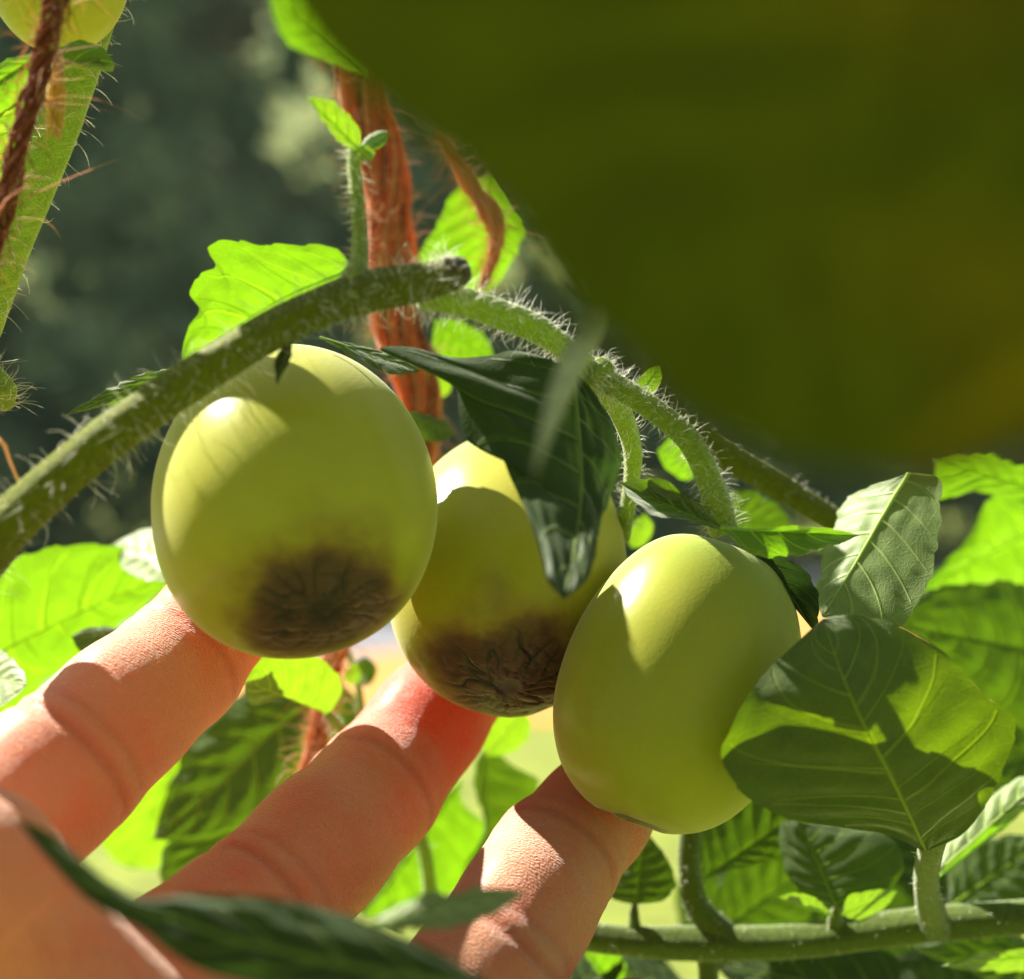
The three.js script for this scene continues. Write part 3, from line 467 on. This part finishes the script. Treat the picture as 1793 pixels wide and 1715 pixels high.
  leaf(rightPlant, { base: [1460, 1605], tip: [1362, 1572], a: [[1430, 1575], [1390, 1565]], b: [[1430, 1590], [1390, 1580]], n: [0.4, -0.4, 0.8], d: 0.232, m: LEAF.young, rows: 24, cols: 6 });
  leaf(rightPlant, { base: [1475, 1602], tip: [1572, 1560], a: [[1486, 1572], [1530, 1560]], b: [[1500, 1612], [1550, 1590]], n: [0.4, -0.45, 0.8], d: 0.228, m: LEAF.young, rows: 24, cols: 8 });
  leaf(rightPlant, { base: [1222, 1545], tip: [1400, 1420], a: [[1218, 1480], [1240, 1400], [1320, 1380]], b: [[1290, 1520], [1370, 1500]], n: [-0.1, 0.2, 0.9], d: 0.242, m: LEAF.mature, rows: 44 });
  leaf(rightPlant, { base: [1260, 1630], tip: [1440, 1500], a: [[1256, 1570], [1290, 1510], [1370, 1490]], b: [[1340, 1640], [1420, 1600], [1450, 1540]], n: [0.1, 0.1, 0.95], d: 0.262, m: LEAF.mature, rows: 44 });
  leaf(rightPlant, { base: [1112, 1585], tip: [1130, 1455], a: [[1070, 1572], [1066, 1545], [1095, 1500]], b: [[1165, 1575], [1182, 1545], [1166, 1500]], n: [-0.1, 0.3, 0.9], d: 0.236, m: LEAF.mature, rows: 40 });
  leaf(rightPlant, { base: [1860, 1690], tip: [1600, 1660], a: [[1790, 1640], [1690, 1638]], b: [[1790, 1740], [1690, 1700]], n: [0.0, 0.3, 0.9], d: 0.25, m: LEAF.mature, rows: 44 });
  leaf(rightPlant, { base: [1860, 1668], tip: [1650, 1692], a: [[1800, 1662], [1720, 1672]], b: [[1800, 1700], [1720, 1700]], n: [0.4, -0.45, 0.8], d: 0.242, m: LEAF.young, rows: 30, cols: 8 });
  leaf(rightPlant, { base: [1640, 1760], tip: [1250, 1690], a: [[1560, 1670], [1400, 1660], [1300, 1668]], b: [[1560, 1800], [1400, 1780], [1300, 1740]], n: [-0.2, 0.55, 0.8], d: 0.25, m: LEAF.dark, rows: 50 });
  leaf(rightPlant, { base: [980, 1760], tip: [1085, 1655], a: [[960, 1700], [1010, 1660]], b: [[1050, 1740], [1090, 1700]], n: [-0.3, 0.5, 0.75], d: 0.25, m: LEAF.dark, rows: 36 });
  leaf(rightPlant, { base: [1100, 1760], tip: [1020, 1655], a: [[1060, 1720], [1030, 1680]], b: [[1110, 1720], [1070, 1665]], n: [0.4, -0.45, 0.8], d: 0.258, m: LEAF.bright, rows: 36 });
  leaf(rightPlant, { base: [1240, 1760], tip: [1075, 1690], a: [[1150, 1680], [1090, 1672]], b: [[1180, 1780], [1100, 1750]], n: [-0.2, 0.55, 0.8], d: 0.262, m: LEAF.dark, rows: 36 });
}
for (const [b, t, a, c, d, m, n] of [
  [[1260, 1560], [1480, 1400], [[1270, 1480], [1350, 1420]], [[1380, 1540], [1470, 1470]], 0.30, 'mature', [0.0, 0.2, 0.9]], [[1540, 1720], [1330, 1560], [[1500, 1610], [1410, 1560]], [[1460, 1720], [1360, 1660]], 0.31, 'mature', [0.0, 0.3, 0.9]],
  [[1700, 1620], [1560, 1420], [[1580, 1560], [1530, 1490]], [[1720, 1540], [1670, 1450]], 0.30, 'dark', [0.0, 0.35, 0.85]], [[1880, 1560], [1640, 1500], [[1780, 1480], [1690, 1470]], [[1800, 1610], [1700, 1570]], 0.315, 'mature', [0.1, 0.1, 0.9]],
  [[1500, 1800], [1290, 1650], [[1440, 1690], [1350, 1640]], [[1420, 1800], [1320, 1740]], 0.30, 'dark', [0.0, 0.35, 0.85]], [[1800, 1800], [1560, 1680], [[1720, 1700], [1620, 1660]], [[1720, 1800], [1600, 1760]], 0.29, 'dark', [0.0, 0.35, 0.85]],
  [[1860, 1420], [1690, 1300], [[1790, 1310], [1720, 1280]], [[1810, 1420], [1720, 1380]], 0.30, 'mature', [0.1, 0.1, 0.9]], [[1200, 1760], [1090, 1640], [[1150, 1660], [1100, 1640]], [[1180, 1740], [1110, 1700]], 0.29, 'dark', [0.0, 0.35, 0.85]],
  [[1200, 1680], [1480, 1440], [[1190, 1540], [1300, 1430]], [[1370, 1660], [1500, 1560]], 0.335, 'mature', [0.0, 0.2, 0.9]], [[1640, 1700], [1440, 1420], [[1450, 1640], [1420, 1520]], [[1680, 1600], [1600, 1450]], 0.34, 'mature', [0.0, 0.2, 0.9]],
]) leaf(rightPlant, { base: b, tip: t, a, b: c, n, d, m: LEAF[m], rows: 40, cols: 11 });
leaf(midPlant, { base: [700, 1640], tip: [560, 1400], a: [[580, 1560], [540, 1480]], b: [[720, 1540], [660, 1430]], n: [0.0, 0.25, 0.9], d: 0.30, m: LEAF.mature, rows: 40, cols: 11 });
leaf(midPlant, { base: [360, 1640], tip: [400, 1400], a: [[300, 1560], [320, 1450]], b: [[460, 1560], [480, 1450]], n: [0.0, 0.25, 0.9], d: 0.29, m: LEAF.mature, rows: 40, cols: 11 });
// ---------------------------------------------------------------- leaves close to the lens
const nearPlant = thing('tomato_plant', 'huge out of focus dark leaf filling the upper right corner', 'tomato plant', P(1700, -600, 0.13));
leaf(nearPlant, { base: [1750, -420], tip: [1560, 838], a: [[1100, -360], [720, -220], [505, -30], [565, 95], [700, 215], [830, 312], [920, 420], [1000, 545], [1100, 628], [1200, 735], [1330, 795], [1450, 828]], b: [[2100, -350], [2300, 150, -0.001], [2150, 600], [1900, 750], [1793, 792], [1690, 830], [1630, 838]], mid: [[1560, 0], [1500, 420]], n: [-0.20, 0.275, 0.86], d: 0.072, m: LEAF.near, bulge: 0, wave: 0.008, serr: 0.006, rows: 80, cols: 24, rib: 0, quilt: 0.15, label: 'huge blurred dark leaf' });
leaf(nearPlant, { base: [640, 140], tip: [468, -10], a: [[575, 112], [500, 70]], b: [[640, 60], [560, -20]], n: [0.35, -0.4, 0.85], d: 0.15, m: LEAF.bright, rows: 36, cols: 10, bulge: 0.2 });
const frontPlant = thing('tomato_plant', 'blurred dark leaf crossing the palm at the bottom edge', 'tomato plant', P(600, 1800, 0.125));
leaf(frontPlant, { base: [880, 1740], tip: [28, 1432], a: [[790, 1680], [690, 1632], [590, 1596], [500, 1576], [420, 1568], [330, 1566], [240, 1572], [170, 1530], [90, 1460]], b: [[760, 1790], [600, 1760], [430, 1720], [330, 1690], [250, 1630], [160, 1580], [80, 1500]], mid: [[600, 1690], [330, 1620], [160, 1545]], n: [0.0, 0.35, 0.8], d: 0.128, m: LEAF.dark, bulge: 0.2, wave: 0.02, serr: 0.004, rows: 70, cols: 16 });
leaf(frontPlant, { base: [640, 1620], tip: [924, 1566], a: [[720, 1574], [820, 1560], [890, 1556]], b: [[740, 1628], [800, 1622], [870, 1598]], n: [-0.35, 0.7, 0.55], d: 0.146, m: LEAF.downy, rows: 44, cols: 10, bulge: 0.1, label: 'small leaf with a sunlit white edge' });

// ---------------------------------------------------------------- twine
function cord(label, path, width, n, material, fuzz, twist = 1.2, pick, flat = 1) {
  const t = thing('twine', label, 'twine', P(...path[0]));
  const curve = new THREE.CatmullRomCurve3(path.map((p) => P(p[0], p[1], p[2])), false, 'centripetal'), seg = 150, wid = (u) => { const q = u * (width.length - 1), i = Math.min(width.length - 2, Math.floor(q)); return lerp(width[i], width[i + 1], q - i); };
  const rows = [];
  for (let k = 0; k < n; k++) {
    const a0 = k / n * 2 * Math.PI + rr(-0.3, 0.3), rad = k % 3 === 0 ? rr(0.2, 0.5) : rr(0.6, 0.95), pos = [], uv = [], idx = [], sides = 8;
    for (let i = 0; i <= seg; i++) {
      const u = i / seg, c = curve.getPoint(u), T = curve.getTangent(u), N = V(0, 0, 1).addScaledVector(T, -T.z).normalize(), B = T.clone().cross(N), w = wid(u) * 0.5;
      const a = a0 + twist * u * 6.28, off = rad + 0.12 * noise(u * 9, k * 3.3, 2);
      c.addScaledVector(N, Math.cos(a) * w * off * flat).addScaledVector(B, Math.sin(a) * w * off);
      const r = w * (0.72 / Math.sqrt(n)) * (1 + 0.25 * noise(u * 14, k * 5.1, 7));
      rows.push({ c: c.clone(), r, T, N, B });
      for (let j = 0; j <= sides; j++) { const b = j / sides * 6.283, g = 1 + 0.12 * noise(Math.cos(b) * 2 + k, Math.sin(b) * 2, u * 60); pos.push(...c.clone().addScaledVector(N, Math.cos(b) * r * g).addScaledVector(B, Math.sin(b) * r * g).toArray()); uv.push(j / sides * 2, u * 6); }
    }
    for (let i = 0; i < seg; i++) for (let j = 0; j < sides; j++) { const q = i * (sides + 1) + j; idx.push(q, q + 1, q + sides + 1, q + 1, q + sides + 2, q + sides + 1); }
    add('strand', geom(pos, uv, idx), pick ? pick(k) : material, t);
  }
  add('fibre', hairs(rows, fuzz, { long: [0.8, 8], r: 0.05, curl: 1.5, lean: 1.2 }), fibreMat, t, undefined, 'stuff');
  add('fibre', hairs(rows, fuzz * 2, { long: [1.5, 5], r: 0.06, curl: 0.5, lean: 5 }), pick ? TWINE.pink : material, t, undefined, 'stuff');
  add('fibre', hairs(rows, Math.round(fuzz * 0.07), { long: [5, 15], r: 0.065, curl: 1.9, lean: 1.5 }), TWINE.pink, t, undefined, 'stuff');
  return t;
}
cord('orange red jute twine hanging behind the vine and between the fingers', [[618, 60, 0.252], [640, 180, 0.252], [672, 300, 0.252], [682, 420, 0.252], [690, 560, 0.252], [735, 690, 0.252], [735, 820, 0.255], [660, 1000, 0.252], [588, 1140, 0.25], [566, 1240, 0.249], [540, 1350, 0.249], [480, 1500, 0.25]], [0.0078, 0.0080, 0.0082, 0.0075, 0.0050, 0.0036, 0.0034, 0.0036], 26, TWINE.orange, 1500, 1.5, (k) => [TWINE.orange, TWINE.red, TWINE.orange, TWINE.pink, TWINE.red, TWINE.orange, TWINE.rust][(k * 5) % 7], 0.3);
cord('rust red twine crossing the upright stem in the upper left corner', [[122, -90, 0.17], [100, 0, 0.17], [72, 110, 0.171], [40, 225, 0.172], [10, 350, 0.173], [-30, 480, 0.174]], [0.0026, 0.0026, 0.0025, 0.0024], 8, TWINE.rust, 220, 2.5);
cord('short pink red twine end beside the huge dark leaf', [[770, 230, 0.245], [812, 300, 0.245], [838, 345, 0.245], [868, 390, 0.244], [866, 440, 0.244], [842, 505, 0.244]], [0.0012, 0.0030, 0.0048, 0.0022, 0.0016], 7, TWINE.pink, 220, 0.8, null, 0.4);

// ---------------------------------------------------------------- the hand
{
  const J = (x, y, d) => P(x, y, d);
  const fingers = [
    { pts: [J(-190, 1600, 0.168), J(112, 1345, 0.184), J(312, 1165, 0.203), J(425, 1035, 0.217)], r: [10.6, 9.4, 8.6, 7.3], press: 0.45 },
    { pts: [J(120, 1870, 0.168), J(450, 1600, 0.192), J(656, 1386, 0.214), J(800, 1202, 0.235)], r: [10.8, 9.8, 9.1, 8.1], press: 1.0 },
    { pts: [J(560, 2080, 0.166), J(862, 1690, 0.187), J(968, 1510, 0.203), J(1075, 1385, 0.221)], r: [10.2, 9.0, 8.6, 7.4], press: 0.35 },
    { pts: [J(900, 2250, 0.162), J(1040, 2010, 0.170), J(1080, 1900, 0.18), J(1110, 1810, 0.19)], r: [9.2, 8.0, 7.4, 6.4], press: 0.3 },
  ];
  const wrist = J(-420, 2500, 0.172), thumb = [J(-380, 2150, 0.155), J(-420, 1750, 0.148), J(-430, 1450, 0.15), J(-400, 1250, 0.155)], thr = [15, 11.5, 10, 8.2];
  const mm = 0.001, seg = (p, a, b, ra, rb) => { const abx = b.x - a.x, aby = b.y - a.y, abz = b.z - a.z, t = clamp(((p.x - a.x) * abx + (p.y - a.y) * aby + (p.z - a.z) * abz) / (abx * abx + aby * aby + abz * abz), 0, 1); return Math.hypot(p.x - a.x - abx * t, p.y - a.y - aby * t, p.z - a.z - abz * t) - (ra + (rb - ra) * t); };
  const smin = (a, b, k) => { const h = clamp(0.5 + 0.5 * (b - a) / k, 0, 1); return lerp(b, a, h) - k * h * (1 - h); };
  const palmBones = [];
  for (const f of fingers.slice(0, 4)) palmBones.push([wrist, f.pts[0], 15 * mm, 11 * mm]);
  for (let i = 0; i < 3; i++) palmBones.push([fingers[i].pts[0], fingers[i + 1].pts[0], 10 * mm, 10 * mm]);
  palmBones.push([J(-260, 1500, 0.152), J(-60, 1545, 0.154), 9 * mm, 8 * mm]);   // the pads below the fingers
  palmBones.push([J(-60, 1545, 0.154), J(200, 1800, 0.156), 8 * mm, 8 * mm]);
  palmBones.push([J(-380, 2150, 0.155), J(-200, 1800, 0.160), 16 * mm, 11 * mm]);
  const VIEW = V(0, 0.25, 1).normalize();
  const chains = fingers.map((f) => ({ ...f, dirs: [0, 1, 2].map((i) => f.pts[i + 1].clone().sub(f.pts[i]).normalize()) }));
  chains.forEach((f) => { f.len = [0, 1, 2].map((i) => f.pts[i].distanceTo(f.pts[i + 1])); });
  chains.forEach((f) => { f.pads = [0, 1, 2].map((i) => { const d = f.dirs[i], n = VIEW.clone().addScaledVector(d, -VIEW.dot(d)).normalize(); return f.pts[i].clone().lerp(f.pts[i + 1], i === 2 ? 0.62 : 0.5).addScaledVector(n, 2.2 * mm); }); });
  function fingerD(p, f) {
    let d = 1;
    for (let i = 0; i < 3; i++) d = smin(d, seg(p, f.pts[i], f.pts[i + 1], f.r[i] * mm, f.r[i + 1] * mm), i ? 2.2 * mm : 0.001 * mm);
    if (d > 6 * mm) return d;
    for (let i = 0; i < 3; i++) { const q = f.pads[i]; d = smin(d, Math.hypot(p.x - q.x, p.y - q.y, p.z - q.z) - (f.r[i] * 0.5 + f.r[i + 1] * 0.5 - 1.7) * mm, 5 * mm); }
    for (let i = 1; i < 3; i++) {                                      // creases on the inner side of the joints
      const q = f.pts[i], t = f.dirs[i].clone().add(f.dirs[i - 1]).normalize();
      const along = ((p.x - q.x) * t.x + (p.y - q.y) * t.y + (p.z - q.z) * t.z) / mm + 0.8 * noise(p.x * 70, p.y * 70, p.z * 70), front = ((p.x - q.x) * VIEW.x + (p.y - q.y) * VIEW.y + (p.z - q.z) * VIEW.z);
      if (front > -3 * mm) { const k = smoothstep(front, -3 * mm, 2 * mm); d += mm * k * ((i === 1 ? 0.5 : 0.24) * Math.exp(-((along / 0.85) ** 2)) + (i === 1 ? 0.2 : 0.05) * Math.exp(-(((along - 3.2) / 0.8) ** 2)) - (i === 1 ? 0.35 : 0.05) * Math.exp(-(((along + 4.5) / 3) ** 2))); }
    }
    return d;
  }
  function field(p) {
    let palm = 1;
    for (const [a, b, ra, rb] of palmBones) palm = smin(palm, seg(p, a, b, ra, rb), 7 * mm);
    for (let i = 0; i < 3; i++) palm = smin(palm, seg(p, thumb[i], thumb[i + 1], thr[i] * mm, thr[i + 1] * mm), 5 * mm);
    let d = palm;
    for (const f of chains) d = smin(d, fingerD(p, f), palm < 12 * mm ? 4 * mm : 0.05 * mm);
    return d + 0.12 * mm * fbm(p.x * 90, p.y * 90, p.z * 90, 2);
  }
  const box = new THREE.Box3();
  for (const f of fingers) for (const q of f.pts) box.expandByPoint(q);
  for (const q of [...thumb, wrist]) box.expandByPoint(q);
  box.expandByScalar(0.017);
  const h = 0.0010, n = ['x', 'y', 'z'].map((c) => Math.ceil((box.max[c] - box.min[c]) / h) + 1), F = new Float32Array(n[0] * n[1] * n[2]), p = V();
  const id = (i, j, k) => (k * n[1] + j) * n[0] + i;
  const rough = (q) => { let d = 1; for (const [a, b, ra, rb] of palmBones) d = Math.min(d, seg(q, a, b, ra, rb)); for (const f of fingers) for (let i = 0; i < 3; i++) d = Math.min(d, seg(q, f.pts[i], f.pts[i + 1], f.r[i] * mm, f.r[i + 1] * mm)); for (let i = 0; i < 3; i++) d = Math.min(d, seg(q, thumb[i], thumb[i + 1], thr[i] * mm, thr[i + 1] * mm)); return d; };
  for (let k = 0; k < n[2]; k++) for (let j = 0; j < n[1]; j++) for (let i = 0; i < n[0]; i++) {
    p.set(box.min.x + i * h, box.min.y + j * h, box.min.z + k * h);
    const r = rough(p);
    F[id(i, j, k)] = r > 9 * mm || r < -10 * mm ? r : field(p);
  }
  const cell = new Int32Array(F.length).fill(-1), pos = [], idx = [];
  for (let k = 0; k < n[2] - 1; k++) for (let j = 0; j < n[1] - 1; j++) for (let i = 0; i < n[0] - 1; i++) {
    let c = 0, x = 0, y = 0, z = 0;
    const at = (a) => F[id(i + (a & 1), j + ((a >> 1) & 1), k + (a >> 2))];
    for (let a = 0; a < 8; a++) for (const b of [1, 2, 4]) if (!(a & b)) {
      const u = at(a), v = at(a | b);
      if ((u < 0) !== (v < 0)) { const t = u / (u - v); x += (a & 1) + (b === 1 ? t : 0); y += ((a >> 1) & 1) + (b === 2 ? t : 0); z += (a >> 2) + (b === 4 ? t : 0); c++; }
    }
    if (c) { cell[id(i, j, k)] = pos.length / 3; pos.push(box.min.x + (i + x / c) * h, box.min.y + (j + y / c) * h, box.min.z + (k + z / c) * h); }
  }
  for (let k = 1; k < n[2] - 1; k++) for (let j = 1; j < n[1] - 1; j++) for (let i = 1; i < n[0] - 1; i++) {
    const u = F[id(i, j, k)] < 0;
    for (const [a, b, c] of [[[1, 0, 0], [0, 1, 0], [0, 0, 1]], [[0, 1, 0], [0, 0, 1], [1, 0, 0]], [[0, 0, 1], [1, 0, 0], [0, 1, 0]]]) {
      if (u === F[id(i + a[0], j + a[1], k + a[2])] < 0) continue;
      const q = (s, t) => cell[id(i - b[0] * s - c[0] * t, j - b[1] * s - c[1] * t, k - b[2] * s - c[2] * t)];
      const w = [q(0, 0), q(1, 0), q(1, 1), q(0, 1)];
      if (u) idx.push(w[0], w[1], w[2], w[0], w[2], w[3]); else idx.push(w[0], w[2], w[1], w[0], w[3], w[2]);
    }
  }
  const N = pos.length / 3, uv = new Float32Array(N * 2), nor = new Float32Array(N * 3), col = new Float32Array(N * 3), e = 0.00025, g = V(), q = V();
  for (let i = 0; i < N; i++) {
    p.set(pos[3 * i], pos[3 * i + 1], pos[3 * i + 2]);
    for (let it = 0; it < 2; it++) {
      const f0 = field(p);
      g.set(field(q.copy(p).setX(p.x + e)) - f0, field(q.copy(p).setY(p.y + e)) - f0, field(q.copy(p).setZ(p.z + e)) - f0).normalize();
      if (!it) p.addScaledVector(g, -f0 * 0.9);
    }
    pos[3 * i] = p.x; pos[3 * i + 1] = p.y; pos[3 * i + 2] = p.z;
    nor[3 * i] = g.x; nor[3 * i + 1] = g.y; nor[3 * i + 2] = g.z;
    let best = 1, along = p.y, round = p.x, tipness = 0, joint = 0, line = 0;
    for (const f of chains) {
      let s = 0, W = 0, al = 0, ro = 0, near = 1, tp = 0;
      for (let k = 0; k < 3; k++) {
        const d = seg(p, f.pts[k], f.pts[k + 1], f.r[k] * mm, f.r[k + 1] * mm), o = p.clone().sub(f.pts[k]), t = o.dot(f.dirs[k]), w = Math.exp(-Math.max(0, d) / (1.3 * mm)) + 1e-9;
        const bb = f.dirs[k].clone().cross(VIEW).normalize(), aa = bb.clone().cross(f.dirs[k]);
        al += w * (s + t); ro += w * Math.atan2(o.dot(bb), o.dot(aa)) * f.r[k] * mm; W += w; near = Math.min(near, d);
        if (k === 2) tp = smoothstep(t / f.len[2], -0.05, 0.45) * f.press;
        if (k) { const tt = f.dirs[k].clone().add(f.dirs[k - 1]).normalize(), al2 = o.dot(tt) / mm + 0.8 * noise(p.x * 70, p.y * 70, p.z * 70); if (o.length() < 14 * mm && o.dot(VIEW) > 0) line = Math.max(line, Math.exp(-((al2 / 0.8) ** 2)), (k === 1 ? 0.6 : 0.3) * Math.exp(-(((al2 - 3.2) / 0.7) ** 2))); }
        if (k) joint = Math.max(joint, Math.exp(-((p.distanceTo(f.pts[k]) / (10 * mm)) ** 2)));
        s += f.len[k];
      }
      if (near < best && near < seg(p, wrist, f.pts[0], 15 * mm, 11 * mm) + 0.5 * mm) { best = near; along = al / W; round = ro / W; tipness = tp; }
    }
    uv[2 * i] = round; uv[2 * i + 1] = along;
    const red = clamp(tipness + 0.4 * joint + 0.8 * fbm(p.x * 150, p.y * 150, p.z * 150, 4), 0, 1);
    col[3 * i] = lerp(0.68, 0.77, red); col[3 * i + 1] = lerp(0.325, 0.13, red); col[3 * i + 2] = lerp(0.19, 0.065, red);
    col[3 * i] *= 1 - 0.18 * line; col[3 * i + 1] *= 1 - 0.34 * line; col[3 * i + 2] *= 1 - 0.38 * line;
  }
  const uvs = [...uv], nors = [...nor], cols = [...col];               // no stretched pattern where two fingers meet
  for (let i = 0; i < idx.length; i += 3) {
    const t = idx.slice(i, i + 3), far = (a, b) => Math.hypot(uvs[2 * a] - uvs[2 * b], uvs[2 * a + 1] - uvs[2 * b + 1]) > 0.0025;
    if (far(t[0], t[1]) || far(t[1], t[2]) || far(t[0], t[2])) for (let k = 0; k < 3; k++) {
      const a = t[k]; idx[i + k] = pos.length / 3;
      for (let c = 0; c < 3; c++) { pos.push(pos[3 * a + c]); nors.push(nors[3 * a + c]); cols.push(cols[3 * a + c]); }
      uvs.push(uvs[2 * t[0]], uvs[2 * t[0] + 1]);
    }
  }
  const gm = new THREE.BufferGeometry();
  gm.setAttribute('position', new THREE.Float32BufferAttribute(pos, 3));
  gm.setAttribute('normal', new THREE.Float32BufferAttribute(nors, 3));
  gm.setAttribute('uv', new THREE.Float32BufferAttribute(uvs, 2));
  gm.setAttribute('color', new THREE.Float32BufferAttribute(cols, 3));
  gm.setIndex(idx);
  const skinBump = dataTex(512, 512, (u, v) => { const w = wrapNoise(u, v, 9, 3); return 0.5 + 0.28 * Math.sin((v * 36 + 2.2 * w) * 2 * Math.PI) * (0.5 + 0.5 * wrapNoise(u, v, 6, 2)) + 0.55 * wrapNoise(u, v, 50, 2) + 0.3 * wrapNoise(u, v, 130, 1); }, false);
  skinBump.repeat.set(70, 70);
  const hand = thing('hand', 'open left hand, palm up, three fingers reaching under the green tomatoes', 'hand', wrist.clone());
  add('skin', gm, mat({ color: rgb(1, 1, 1), vertexColors: true, bumpMap: skinBump, bumpScale: 0.00028, transmission: 0.38, clearcoat: 0.2, clearcoatRoughness: 0.38 }), hand);
}
renderer.render(scene, camera);
